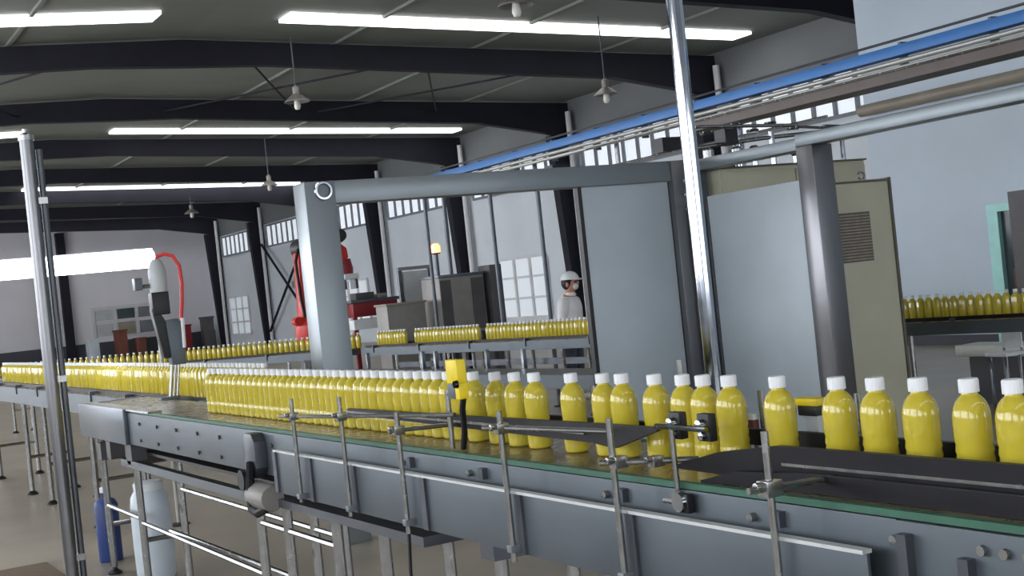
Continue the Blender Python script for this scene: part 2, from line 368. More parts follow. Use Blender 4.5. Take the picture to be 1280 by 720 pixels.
# ------------------------------------------------------------------ near conveyor
cv = thing('bottle_conveyor', 'long grey steel bottle conveyor crossing the foreground', 'conveyor', (1.85, 4.0, 0))
CX0, CX1, CT = 1.655, 2.03, 1.045
B(CX0 + 0.012, CX1 - 0.012, 0.3, 8.38, CT - 0.03, CT).obj('belt', 'belt', cv)
B(CX0 - 0.004, CX0 + 0.012, 0.3, 7.2, CT - 0.009, CT + 0.004).obj('wear_strip', 'green', cv, label='green plastic wear strip')
B(CX1 - 0.012, CX1 + 0.004, 0.3, 7.2, CT - 0.022, CT + 0.004).obj('wear_strip', 'green', cv)
sp = B(CX0 - 0.006, CX0 + 0.004, 1.72, 7.25, 0.868, CT - 0.011).obj('side_plate', 'steel_panel', cv, 0.002)
for yy in (4.95, 5.28, 5.62, 5.95, 6.3, 6.65, 7.0):
    for zz in (0.90, 0.985): MB().lathe([(0.009, -0.008), (0.009, -0.002), (0.006, 0.0)][::-1], (CX0 - 0.006, yy, zz), 8, 'x').obj('bolt', 'box_dark', sp)
B(CX0 - 0.012, CX0 + 0.004, 0.3, 1.715, 0.62, CT - 0.011).obj('side_plate', 'steel_panel', cv, 0.002)
B(CX1 - 0.004, CX1 + 0.006, 0.3, 8.3, 0.868, CT - 0.024).obj('side_plate', 'steel_panel', cv, 0.002)
segs = [1.74, 2.456, 2.95, 3.505, 4.02, 4.41, 4.77]
for a, b in zip(segs[:-1], segs[1:]):
    p = B(1.597, 1.605, a + 0.004, b - 0.004, 0.83, 0.986).obj('cover_panel', 'steel_panel', cv, 0.002)
    B(1.587, 1.608, a + 0.002, b - 0.002, 0.982, 0.989).obj('panel_lip', 'lip_steel', p)
    B(1.589, 1.597, b - 0.016, b + 0.016, 0.832, 0.981).obj('seam_strip', 'steel_dark', p)
for y_, zt in ((1.56, 0.99), (1.69, 1.015)):
    B(CX0 - 0.03, CX0 - 0.012, y_ - 0.011, y_ + 0.011, 0.64, zt).obj('bracket', 'steel_dark', cv)
for y_ in (1.44, 1.485, 1.53, 1.72, 2.1, 2.62, 3.3, 3.75):
    T([(CX0 - 0.02, y_, 1.0 if y_ > 1.7 else 1.005), (CX0 - 0.004, y_, 1.0 if y_ > 1.7 else 1.005)], 0.009, 8).obj('bolt', 'rod_steel', cv)
for y_ in (2.02, 2.55, 3.22, 3.68):
    B(CX0 - 0.022, CX0 - 0.004, y_ - 0.012, y_ + 0.012, 0.99, 1.02).obj('bracket', 'steel_dark', cv)
# head end at the left
B(1.625, CX0 + 0.0, 7.25, 8.4, 0.865, 1.056).obj('head_cover', 'steel', cv, 0.006, label='plain grey steel head cover at the left end')
B(CX0, CX1, 8.385, 8.42, 0.865, 1.05).obj('head_end', 'steel', cv, 0.004)
B(CX0 - 0.02, CX0 + 0.05, 6.75, 8.35, CT + 0.002, CT + 0.012).obj('dead_plate', 'chrome', cv)
# lower return rail and dark drip tray
B(1.70, 1.74, 5.45, 7.75, 0.715, 0.755).obj('return_rail', 'steel', cv)
B(1.74, 1.98, 4.8, 7.4, 0.795, 0.81).obj('drip_tray', 'black', cv)
B(1.62, 1.98, 3.6, 5.3, 0.765, 0.795).obj('lower_beam', 'steel_dark', cv)
for y_ in (8.45, 7.6, 5.5, 5.16, 4.63, 4.2, 3.38, 1.3):
    for x_ in ((1.75, 1.98) if y_ != 4.63 else (1.75,)):
        lg = T([(x_, y_, 0.045), (x_, y_, 0.865 if y_ > 7 else 0.80)], 0.021, 10).obj('leg', 'rod_steel', cv)
        MB().lathe([(0.045, 0), (0.045, 0.012), (0.02, 0.03), (0.014, 0.05)], (x_, y_, 0.0), 12).obj('foot', 'black', lg)
    if y_ != 4.63: T([(1.75, y_, 0.30), (1.98, y_, 0.30)], 0.014, 8).obj('crossbar', 'rod_steel', cv)
    if y_ < 7: B(1.71, 2.02, y_ - 0.04, y_ + 0.04, 0.74, 0.80).obj('leg_bracket', 'steel_dark', cv)
for a, b in (((1.75, 8.45, 0.42), (1.75, 7.6, 0.42)), ((1.75, 7.6, 0.40), (1.75, 5.5, 0.40)), ((1.75, 5.5, 0.62), (1.75, 4.63, 0.62)), ((1.98, 7.6, 0.55), (1.98, 5.16, 0.55)), ((1.98, 5.16, 0.36), (1.98, 3.38, 0.36)), ((1.75, 7.0, 0.42), (1.98, 5.6, 0.30))):
    T([a, b], 0.013, 8).obj('brace', 'rod_steel', cv)
# drive: gearbox, hose and mounting bracket
MB().prism([(5.02, 0.90), (5.02, 1.0), (5.05, 1.03), (5.13, 1.03), (5.16, 1.0), (5.16, 0.90), (5.13, 0.86), (5.05, 0.86)], 'x', 1.60, 1.648).obj('motor_bracket', 'steel_dark', cv, 0.003)
dm = MB().lathe([(0.0, -0.08), (0.045, -0.08), (0.052, -0.06), (0.052, 0.10), (0.04, 0.13), (0.02, 0.14)], (1.60, 4.94, 0.80), 14, 'y').obj('drive_motor', 'grey_box', cv)
T([(1.59, 5.06, 0.92), (1.57, 5.02, 0.86), (1.57, 5.03, 0.80), (1.56, 5.0, 0.755), (1.56, 4.93, 0.745), (1.58, 4.88, 0.765)], 0.017, 8).obj('drive_belt', 'black', dm)
MB().lathe([(0.0, -0.02), (0.04, -0.02), (0.04, 0.02), (0.0, 0.02)], (1.57, 5.07, 0.86), 16, 'x').obj('pulley', 'black', dm)
MB().lathe([(0.0, -0.1), (0.06, -0.1), (0.07, -0.07), (0.07, 0.09), (0.05, 0.13)], (1.80, 7.55, 0.79), 14, 'x').obj('gear_motor', 'box_dark', cv)
for z_, y_ in ((0.82, 7.35), (0.80, 7.85), (0.78, 8.1)):
    B(1.66, 1.74, y_ - 0.05, y_ + 0.05, z_ - 0.05, z_ + 0.05).obj('bearing_block', 'box_dark', cv)
# guide posts with clamps and rods
posts = [(4.476, 1.184, 0.826), (4.03, 1.20, 0.822), (3.595, 1.166, 0.815), (2.968, 1.189, 0.815), (2.471, 1.189, 0.62), (1.953, 1.184, 0.62)]
GX = 1.575
def clamp(p, par, s=1.0):
    x_, y_, z_ = p
    c = MB().box(x_ - 0.016 * s, x_ + 0.016 * s, y_ - 0.014 * s, y_ + 0.014 * s, z_ - 0.013 * s, z_ + 0.013 * s)
    c.tube([(x_ - 0.03 * s, y_, z_ + 0.006), (x_ - 0.016 * s, y_, z_ + 0.006)], 0.008 * s, 8); return c.obj('clamp', 'rod_steel', par, 0.002)
gp = []
for y_, zt, zb in posts:
    o = T([(GX, y_, zb), (GX, y_, zt)], 0.0075, 12).obj('guide_post', 'rod_steel', cv); gp.append(o)
    B(GX - 0.012, 1.598, y_ - 0.012, y_ + 0.012, max(zb, 0.838), max(zb, 0.838) + 0.018).obj('post_bracket', 'stainless', o, 0.002)
T([(GX, 3.595, 0.82), (1.555, 3.565, 0.72), (1.52, 3.51, 0.55), (1.47, 3.42, 0.36)], 0.0055, 8).obj('cable', 'rail_black', gp[2])
T([(GX, 4.62, 1.118), (GX + 0.004, 4.09, 1.136), (GX + 0.10, 3.42, 1.151)], 0.0065, 10).obj('guide_rod', 'rod_steel', gp[1]); clamp((GX, 4.476, 1.123), gp[0]); clamp((GX, 4.03, 1.138), gp[1])
T([(1.545, 3.595, 1.115), (1.765, 3.595, 1.105)], 0.0065, 10).obj('guide_rod', 'rod_steel', gp[2]); clamp((GX, 3.595, 1.114), gp[2])
T([(1.54, 3.0, 1.151), (GX, 2.968, 1.148), (1.765, 2.69, 1.122)], 0.0065, 10).obj('guide_rod', 'rod_steel', gp[3]); clamp((GX, 2.968, 1.146), gp[3])
T([(1.54, 2.471, 1.098), (1.72, 2.36, 1.086)], 0.0065, 10).obj('guide_rod', 'rod_steel', gp[4]); clamp((GX, 2.45, 1.096), gp[4]); clamp((1.643, 2.408, 1.09), gp[4], 0.9)
T([(1.525, 1.953, 1.082), (1.735, 1.953, 1.075)], 0.0065, 10).obj('guide_rod', 'rod_steel', gp[5]); clamp((GX, 1.953, 1.08), gp[5], 1.15)
# guide rails, with flared plastic ends
def rail(pts, z0, z1, th, name, m, par):
    mb = MB(); n = len(pts)
    vs = []
    for i, (x_, y_, a, b) in enumerate(pts):
        vs += [(x_, y_, a), (x_, y_, b), (x_ + th, y_, b), (x_ + th, y_, a)]
    fs = [(4 * i + j, 4 * i + (j + 1) % 4, 4 * i + 4 + (j + 1) % 4, 4 * i + 4 + j) for i in range(n - 1) for j in range(4)] + [(0, 1, 2, 3), (4 * n - 4, 4 * n - 3, 4 * n - 2, 4 * n - 1)]
    return mb.add(vs, fs).obj(name, m, par)
r1 = rail([(1.765, 4.45, 1.105, 1.125), (1.765, 3.6, 1.095, 1.13), (1.765, 2.86, 1.088, 1.136), (1.74, 2.72, 1.085, 1.142), (1.715, 2.50, 1.140, 1.147)], 0, 0, 0.015, 'guide_rail', 'rail_black', cv)
rail([(1.758, 4.45, 1.112, 1.118), (1.758, 2.88, 1.108, 1.116)], 0, 0, 0.006, 'rail_edge', 'rod_steel', r1)
r2 = rail([(1.68, 2.40, 1.07, 1.076), (1.71, 2.28, 1.06, 1.106), (1.735, 2.12, 1.06, 1.124), (1.735, 0.9, 1.064, 1.127)], 0, 0, 0.015, 'guide_rail', 'rail_black', cv)
rail([(1.675, 2.30, 1.0462, 1.052), (1.69, 2.2, 1.0462, 1.075), (1.70, 2.0, 1.0462, 1.082), (1.70, 0.9, 1.0462, 1.085)], 0, 0, 0.012, 'lower_guide', 'rail_black', r2)
rail([(1.727, 2.1, 1.087, 1.093), (1.727, 0.9, 1.091, 1.097)], 0, 0, 0.007, 'rail_edge', 'rod_steel', r2)
r3b = rail([(1.885, 4.4, 1.09, 1.125), (1.885, 0.9, 1.09, 1.125)], 0, 0, 0.015, 'guide_rail', 'rail_black', cv)
for y_ in (2.12, 2.43, 2.73, 3.14):
    o = T([(1.96, y_, 0.98), (1.96, y_, 1.2 if y_ != 2.73 else 1.27)], 0.007, 10).obj('guide_post', 'rod_steel', cv); T([(1.90, y_, 1.108), (1.975, y_, 1.108)], 0.006, 8).obj('guide_rod', 'rod_steel', o)
    B(1.95, 2.03, y_ - 0.012, y_ + 0.012, 0.97, 0.99).obj('post_bracket', 'steel', o)

# sensors held on the guide rods
def sensor_block(y_, label):
    t = thing('photo_sensor', label, 'sensor', (1.665, y_, 1.14), 'black sensor heads')
    b = B(1.655, 1.675, y_ - 0.02, y_ + 0.02, 1.138, 1.195).obj('housing', 'black', t, 0.003)
    MB().lathe([(0.004, -0.016), (0.012, -0.014), (0.013, 0.0)], (1.655, y_, 1.172), 12, 'x').obj('clamp_knob', 'chrome', t)
    MB().lathe([(0.004, -0.012), (0.009, -0.01), (0.010, 0.0)], (1.655, y_, 1.15), 10, 'x').obj('clamp_knob', 'chrome', t)
    return t
sa = sensor_block(2.345, 'black sensor block with chrome knobs, left of its pair')
sensor_block(2.245, 'black sensor block with chrome knobs, right of its pair')
T([(1.640, 2.39, 1.166), (1.640, 2.215, 1.166)], 0.006, 10).obj('link_rod', 'chrome', sa)
T([(1.640, 2.335, 0.99), (1.640, 2.335, 1.166)], 0.006, 10).obj('post', 'rod_steel', sa)
t = thing('reflector_sensor', 'black lower sensor with shiny round disc below the rod', 'sensor', (1.64, 2.31, 0.975))
B(1.622, 1.638, 2.28, 2.325, 0.992, 1.032).obj('housing', 'black', t, 0.003)
MB().lathe([(0.0, -0.008), (0.02, -0.008), (0.022, 0.0), (0.0, 0.0)], (1.622, 2.305, 1.015), 18, 'x').obj('disc', 'chrome', t)
T([(1.628, 2.37, 1.012), (1.628, 2.325, 1.012)], 0.006, 8).obj('knob', 'rod_steel', t)
t = thing('yellow_sensor', 'yellow and black photo sensor on a rod above the packed bottles', 'sensor', (1.69, 3.41, 1.04))
B(1.672, 1.702, 3.375, 3.445, 1.238, 1.305).obj('housing', 'yellow', t, 0.004)
B(1.668, 1.698, 3.365, 3.39, 1.195, 1.24).obj('lens_block', 'yellow', t, 0.003)
B(1.672, 1.698, 3.40, 3.445, 1.195, 1.238).obj('back_plate', 'steel_panel', t, 0.002)
MB().lathe([(0.0, -0.01), (0.010, -0.01), (0.012, 0.0), (0.0, 0.0)], (1.668, 3.372, 1.238), 12, 'x').obj('lens', 'lens_black', t)
T([(1.685, 3.375, 1.20), (1.685, 3.39, 1.165), (1.70, 3.42, 1.10), (1.70, 3.44, 1.05)], 0.009, 8).obj('cable', 'black', t)
T([(1.69, 3.485, 1.05), (1.69, 3.485, 1.215)], 0.008, 10).obj('post', 'rod_steel', t)
T([(1.69, 3.485, 1.205), (1.69, 3.43, 1.215)], 0.006, 8).obj('arm', 'rod_steel', t)
t = thing('small_sensor', 'small yellow topped sensor behind the spaced bottles', 'sensor', (1.96, 2.26, 1.1))
B(1.94, 1.975, 2.222, 2.295, 1.172, 1.188).obj('top', 'yellow', t, 0.003); B(1.942, 1.973, 2.23, 2.288, 1.15, 1.172).obj('housing', 'black', t, 0.003)
B(1.95, 1.97, 2.235, 2.275, 1.05, 1.15).obj('bracket', 'grey_light', t)
t = thing('small_reflector', 'small red and white reflector behind the bottle gap', 'reflector', (1.95, 2.45, 1.1))
B(1.94, 1.955, 2.44, 2.49, 1.135, 1.147).obj('top', 'cap_white', t); B(1.94, 1.955, 2.44, 2.49, 1.095, 1.135).obj('face', 'brown_box', t)
T([(1.962, 2.465, 1.05), (1.962, 2.465, 1.1)], 0.006, 8).obj('stem', 'rod_steel', t)

# ------------------------------------------------------------------ other conveyors
def conveyor(name, label, a, b, wid, zt, legs, mats=('belt', 'steel_panel', 'rod_steel'), plate=0.13, rails=True, loc=None, railz=0.004):
    t = thing(name, label, 'conveyor', ((a[0] + b[0]) / 2, (a[1] + b[1]) / 2, 0))
    d = Vector((b[0] - a[0], b[1] - a[1], 0)); L = d.length; d.normalize(); n = Vector((-d.y, d.x, 0)); A = Vector((a[0], a[1], 0))
    def slab(s0, s1, n0, n1, z0, z1, nm, m, par=t, label=None):
        vs = [A + d * s + n * q + Vector((0, 0, z)) for s in (s0, s1) for q in (n0, n1) for z in (z0, z1)]
        return MB().add(vs, [(0, 1, 3, 2), (4, 6, 7, 5), (0, 4, 5, 1), (2, 3, 7, 6), (0, 2, 6, 4), (1, 5, 7, 3)]).obj(nm, m, par, label=label)
    h = wid / 2
    slab(0, L, -h + 0.01, h - 0.01, zt - 0.03, zt, 'belt', mats[0])
    for s in (-1, 1):
        slab(0, L, s * h - 0.008, s * h + 0.008, zt - plate, zt - 0.003, 'side_plate', mats[1])
        if rails:
            slab(0, L, s * (h - 0.04) - 0.006, s * (h - 0.04) + 0.006, zt + railz, zt + railz + 0.03, 'guide_rail', 'rail_black')
            q = L * 0.02
            while q < L:
                slab(q - 0.012, q + 0.012, s * (h - 0.03), s * (h + 0.02), zt - 0.06, zt + railz + 0.02, 'rail_bracket', 'steel_dark'); q += 1.1
    for q in legs:
        for s in (-1, 1):
            p = A + d * q + n * (s * (h - 0.025))
            l = T([(p.x, p.y, 0.03), (p.x, p.y, zt - plate + 0.02)], 0.022, 8).obj('leg', mats[2], t)
            MB().lathe([(0.05, 0), (0.05, 0.012), (0.018, 0.04)], (p.x, p.y, 0), 10).obj('foot', 'black', l)
        p0 = A + d * q - n * (h - 0.025); p1 = A + d * q + n * (h - 0.025)
        T([(p0.x, p0.y, 0.35), (p1.x, p1.y, 0.35)], 0.015, 8).obj('crossbar', mats[2], t)
    return t, slab
t, slab = conveyor('bottle_conveyor', 'middle conveyor at left carrying a packed row of bottles', (2.3, 6.7), (2.3, 16.0), 0.44, R2Z - 0.001, (3.8, 5.7, 6.7, 8.6), plate=0.15)
t, slab = conveyor('bottle_conveyor', 'back conveyor with bottles passing behind the door panels', R3A, R3B, 0.4, R3Z - 0.001, (0.6, 2.0, 6.2, 7.2, 8.4, 9.6), plate=0.10)
slab(5.6, 10.3, -0.3, -0.26, 0.55, 0.62, 'tie_bar', 'steel_dark')
t, slab = conveyor('bottle_conveyor', 'far diagonal conveyor with bottles behind the red hose', along(R3B, R3C, 0.055), R3C, 0.4, R3Z - 0.001, (0.9, 2.7, 4.5, 6.3), plate=0.10)
t, slab = conveyor('empty_conveyor', 'low empty grey conveyor in front of the back bottle row', (6.35, 9.2), (5.95, 17.2), 0.5, 0.66, (0.4, 2.2, 4.0, 5.8, 7.6), mats=('steel_dark', 'steel_panel', 'rod_steel'), plate=0.12, rails=False)
for q in (2.4, 3.1, 4.2, 4.5, 5.9): slab(q, q + 0.04, -0.30, -0.26, 0.45, 0.85, 'chrome_stub', 'chrome')

# ------------------------------------------------------------------ stainless frame with doors
fr = thing('machine_frame', 'large square tube stainless frame with pale grey door panels', 'frame', (4.5, 7.98, 0))
B(3.0, 3.2, 7.88, 8.08, 0, 2.25).obj('post', 'stainless', fr, 0.004)
B(3.2, 5.77, 7.90, 8.06, 2.11, 2.25).obj('beam', 'stainless', fr, 0.003)
MB().torus((3.12, 7.875, 2.19), 0.05, 0.012, 18, 6, 'y').obj('lifting_ring', 'chrome', fr)
B(5.77, 5.95, 7.88, 8.08, 0, 2.25).obj('post', 'stainless_dark', fr, 0.006)
B(5.951, 6.06, 7.86, 8.05, 0, 2.23).obj('post', 'steel_dark', fr, 0.005)
p1 = B(5.03, 5.765, 7.94, 7.98, 0.15, 2.105).obj('door_panel', 'door_panel', fr, 0.004)
B(5.0, 5.03, 7.935, 7.985, 0.15, 2.108).obj('door_edge', 'black', p1)
p2 = B(5.95, 5.985, 6.76, 7.74, 0.15, 1.967).obj('door_panel', 'door_panel', fr, 0.004)
B(5.945, 5.99, 7.74, 7.765, 0.15, 1.967).obj('door_edge', 'steel_dark', p2)
B(5.94, 6.11, 6.6, 6.755, 0, 2.18).obj('post', 'stainless_dark', fr, 0.006)
B(5.945, 6.09, 6.755, 7.88, 2.16, 2.24).obj('beam', 'stainless', fr, 0.006)
B(5.94, 6.09, 1.5, 6.755, 2.18, 2.262).obj('beam', 'stainless', fr, 0.01)
B(5.94, 6.09, 1.5, 1.65, 0, 2.18).obj('post', 'stainless', fr, 0.01)
for z_ in (1.9, 2.0, 2.1):
    T([(5.86, 7.87, z_), (5.86, 7.882, z_)], 0.012, 8).obj('bolt', 'chrome', fr)

# cream cabinets
cb = thing('control_cabinet', 'cream control cabinet with square louvred vent and lifting eye', 'cabinet', (6.45, 7.1, 0))
B(6.14, 6.77, 6.81, 7.4, 0.1, 1.945).obj('body', 'cream', cb, 0.006)
B(6.13, 6.78, 6.82, 7.41, 0, 0.1).obj('plinth', 'box_dark', cb)
B(6.77, 6.79, 6.80, 7.41, 0.1, 1.95).obj('edge_strip', 'cream_edge', cb)
B(6.15, 6.77, 6.80, 6.81, 1.925, 1.94).obj('door_gap', 'cream_edge', cb)
g = B(6.256, 6.567, 6.800, 6.81, 1.40, 1.73).obj('vent', 'cream_edge', cb)
for i in range(16): B(6.265, 6.558, 6.790, 6.80, 1.41 + i * 0.0198, 1.42 + i * 0.0198).obj('slat', 'grille', g)
MB().torus((6.72, 7.0, 1.985), 0.028, 0.008, 16, 6, 'y').obj('lifting_eye', 'rod_steel', cb)
MB().torus((6.72, 7.3, 1.985), 0.028, 0.008, 16, 6, 'y').obj('lifting_eye', 'rod_steel', cb)
cb2 = thing('control_cabinet', 'wider cream cabinet standing behind the pale grey door panel', 'cabinet', (6.8, 8.1, 0))
B(6.12, 7.53, 7.80, 8.4, 0.1, 2.16).obj('body', 'cream', cb2, 0.006); B(6.13, 7.52, 7.82, 8.4, 0, 0.1).obj('plinth', 'box_dark', cb2)
for a, b in ((6.14, 6.82), (6.835, 7.52)): B(a, b, 7.785, 7.80, 0.15, 2.13).obj('door', 'cream', cb2, 0.003)
B(6.10, 7.54, 7.78, 8.42, 2.16, 2.172).obj('top_lid', 'cream_edge', cb2)
# valves on top
vm = thing('valve_manifold', 'chrome pipes and valves standing on the wider cream cabinet', 'valves', (6.7, 8.1, 2.172))
T([(6.15, 8.1, 2.35), (6.8, 8.1, 2.40), (7.45, 8.1, 2.43)], 0.016, 10).obj('pipe', 'rod_steel', vm)
T([(6.12, 8.02, 2.50), (7.1, 8.02, 2.48)], 0.013, 10).obj('pipe', 'rod_steel', vm)
for i, x_ in enumerate((6.28, 6.55, 6.72, 6.9, 7.12)):
    v = T([(x_, 8.1, 2.172), (x_, 8.1, 2.35 + 0.1 * (i % 2))], 0.022, 12).obj('valve_stem', 'chrome', vm)
    MB().lathe([(0.0, 0.0), (0.045, 0.0), (0.05, 0.011), (0.045, 0.022), (0.0, 0.022)], (x_, 8.1, 2.45 + 0.05 * (i % 2)), 14).obj('handwheel', 'chrome', v)
    MB().lathe([(0.023, 0.0), (0.042, 0.02), (0.042, 0.08), (0.023, 0.1)], (x_, 8.1, 2.25), 12).obj('valve_body', 'rod_steel', v)
B(6.34, 6.47, 8.03, 8.16, 2.172, 2.28).obj('actuator', 'black', vm); B(6.40, 6.52, 8.03, 8.16, 2.36, 2.48).obj('actuator', 'black', vm)
T([(7.3, 7.95, 2.44), (7.5, 7.95, 2.43)], 0.028, 10).obj('cylinder', 'steel_dark', vm); T([(7.02, 7.95, 2.46), (7.3, 7.95, 2.44)], 0.011, 8).obj('pipe', 'rod_steel', vm)
T([(7.47, 7.95, 2.172), (7.47, 7.95, 2.42)], 0.018, 10).obj('pipe', 'chrome', vm)

# overhead air conveyor
ac = thing('overhead_conveyor', 'blue overhead air conveyor with rails and dark tray along the hall', 'overhead conveyor', (8.0, 9, 0))
ay0, ay1 = 1.0, 17.0
B(7.9, 8.02, ay0, ay1, 2.945, 3.03).obj('blue_duct', 'blue', ac, 0.004)
T([(7.98, ay0, 3.083), (7.98, ay1, 3.083)], 0.011, 8).obj('top_rail', 'steel_dark', ac)
T([(7.95, ay0, 2.905), (7.95, ay1 - 1, 2.905)], 0.022, 10).obj('pipe', 'grey_rail', ac); T([(7.95, ay0, 2.855), (7.95, ay1 - 1, 2.855)], 0.020, 10).obj('pipe', 'grey_rail', ac)
B(7.86, 8.14, ay0, 10.5, 2.745, 2.826).obj('dark_tray', 'brown_tray', ac)
T([(7.85, ay0, 2.832), (7.85, 12.2, 2.832)], 0.010, 8).obj('rail', 'rod_steel', ac); T([(7.85, 8.5, 2.60), (7.85, 12.5, 2.60)], 0.012, 8).obj('rail', 'rod_steel', ac)
y_ = 1.5
while y_ < ay1:
    B(8.03, 8.10, y_ - 0.015, y_ + 0.015, 2.83, 3.07).obj('hanger', 'steel_dark', ac); y_ += 0.9
for i, y_ in enumerate((10.0, 12.05, 13.8, 14.98, 16.87)):
    hgt = 3.03
    T([(8.14, y_, 0.02), (8.14, y_, hgt)], 0.026 if i != 0 else 0.034, 10).obj('support_post', ('chrome', 'rod_steel', 'steel_dark', 'steel_dark', 'steel_dark')[i], ac)
    MB().lathe([(0.07, 0), (0.07, 0.015), (0.026, 0.02)], (8.14, y_, 0), 12).obj('foot', 'black', ac)
for y_ in (10.9, 13.0): B(7.84, 8.06, y_ - 0.09, y_ + 0.09, 2.62, 2.76).obj('motor_block', 'black', ac)
o = T([(8.14, 4.0, 0.02), (8.14, 4.0, 2.75)], 0.03, 10).obj('support_post', 'rod_steel', ac)

# ------------------------------------------------------------------ poles in front
cp = thing('chrome_pole', 'tall shiny chrome pole rising in front of the door panels', 'pole', (2.8, 3.71, 0))
T([(2.8, 3.71, 0.012), (2.8, 3.71, 3.4)], 0.027, 20).obj('tube', 'chrome', cp)
MB().lathe([(0.09, 0), (0.09, 0.012), (0.04, 0.02), (0.03, 0.05)], (2.8, 3.71, 0), 18).obj('base_flange', 'rod_steel', cp)
T([(2.8, 3.71, 3.4), (2.8, 3.71, 3.43)], 0.034, 16).obj('end_cap', 'rod_steel', cp)
lp = thing('grey_post', 'tall grey double tube post at left picture edge', 'post', (0.98, 5.52, 0))
T([(0.98, 5.52, 0.012), (0.98, 5.52, 2.25)], 0.026, 16).obj('tube', 'stainless_dark', lp)
T([(1.025, 5.53, 0.012), (1.025, 5.53, 2.215)], 0.013, 12).obj('side_tube', 'steel_dark', lp)
MB().lathe([(0.03, 0), (0.03, 0.02), (0.012, 0.03), (0.012, 0.045)], (0.98, 5.52, 2.25), 14).obj('end_cap', 'rod_steel', lp)
B(0.90, 1.08, 5.45, 5.6, 0, 0.012).obj('base_plate', 'steel_dark', lp)
for z_ in (0.6, 1.3, 2.0): B(0.975, 1.035, 5.505, 5.545, z_, z_ + 0.025).obj('clamp', 'rod_steel', lp)

# strip lamp over the middle conveyor
sl = thing('strip_lamp', 'glaring white fluorescent strip lamp hanging over the middle conveyor', 'lamp', (1.6, 9.85, 1.98))
B(0.55, 2.55, 9.79, 9.91, 1.885, 2.012).obj('diffuser', 'tube_glow', sl, 0.04)
B(0.56, 2.54, 9.83, 9.94, 2.012, 2.026).obj('housing', 'white_plastic', sl, 0.004)
for x_ in (0.62, 2.545):
    po = T([(x_, 9.93, 0.015), (x_, 9.93, 2.012)], 0.014, 8).obj('stand_post', 'grey_rail', sl)
    MB().lathe([(0.08, 0), (0.08, 0.012), (0.02, 0.02)], (x_, 9.93, 0), 12).obj('stand_foot', 'black', po)

# marking head with the red hose
mk = thing('marking_head', 'bottle marking head with black arm, grey box and red hose', 'marking machine', (2.03, 7.78, 1.05))
for x_ in (2.02, 2.04, 2.06): T([(x_, 7.78, 1.05), (x_ + 0.03, 7.78, 1.24)], 0.009, 8).obj('leg', 'rod_steel', mk)
B(1.96, 2.066, 7.74, 7.82, 1.046, 1.06).obj('base', 'steel_dark', mk)
MB().prism([(2.045, 1.24), (2.125, 1.235), (2.13, 1.47), (2.10, 1.50), (2.03, 1.495)], 'y', 7.74, 7.82).obj('grey_box', 'steel_panel', mk, 0.006)
MB().prism([(2.005, 1.28), (2.045, 1.28), (2.03, 1.50), (1.975, 1.60), (1.96, 1.56)], 'y', 7.75, 7.81).obj('black_arm', 'black', mk, 0.004)
B(1.965, 2.065, 7.74, 7.82, 1.53, 1.66).obj('black_head', 'black', mk, 0.008)
MB().lathe([(0.05, 0), (0.052, 0.02), (0.052, 0.12), (0.035, 0.17), (0.02, 0.19)], (2.02, 7.78, 1.66), 14).obj('white_reservoir', 'grey_light', mk)
T([(1.97, 7.78, 1.70), (1.925, 7.80, 1.70)], 0.012, 8).obj('camera_arm', 'rod_steel', mk); B(1.885, 1.93, 7.77, 7.83, 1.68, 1.75).obj('camera', 'steel_dark', mk, 0.004)
T([(2.02, 7.78, 1.84), (2.03, 7.78, 1.865), (2.07, 7.77, 1.875), (2.11, 7.75, 1.86), (2.14, 7.74, 1.80), (2.145, 7.74, 1.70), (2.135, 7.74, 1.60), (2.12, 7.745, 1.49)], 0.011, 10).obj('hose', 'hose_red', mk, label='red looping hose')
T([(2.12, 7.735, 1.33), (2.125, 7.735, 1.50)], 0.011, 8).obj('hose_fitting', 'cap_white', mk)

# ------------------------------------------------------------------ things on the floor at the left
dr = thing('plastic_drum', 'pale plastic drum under the left end of near conveyor', 'drum', (1.9, 8.05, 0))
MB().lathe([(0.10, 0.0), (0.112, 0.02), (0.116, 0.2), (0.115, 0.4), (0.108, 0.48), (0.085, 0.52)], (1.905, 8.05, 0), 20).obj('body', 'drum_plastic', dr)
MB().lathe([(0.085, 0.0), (0.087, 0.04), (0.075, 0.05)], (1.905, 8.05, 0.52), 18).obj('lid', 'white_plastic', dr)
dr = thing('blue_can', 'dark blue can behind the leftmost conveyor leg', 'can', (1.66, 8.85, 0))
MB().lathe([(0.07, 0.0), (0.075, 0.01), (0.075, 0.36), (0.06, 0.39), (0.025, 0.41), (0.025, 0.44)], (1.84, 8.95, 0), 18).obj('body', 'blue_dark', dr)
MB().lathe([(0.03, 0.0), (0.03, 0.03), (0.02, 0.035)], (1.84, 8.95, 0.44), 12).obj('lid', 'white_plastic', dr)
o = B(0.55, 1.5, 8.3, 9.3, 0.0, 0.012).obj('floor_mat', 'mat_brown', None, 0.003); tag(o, 'brown mat lying on the floor at lower left', 'mat')

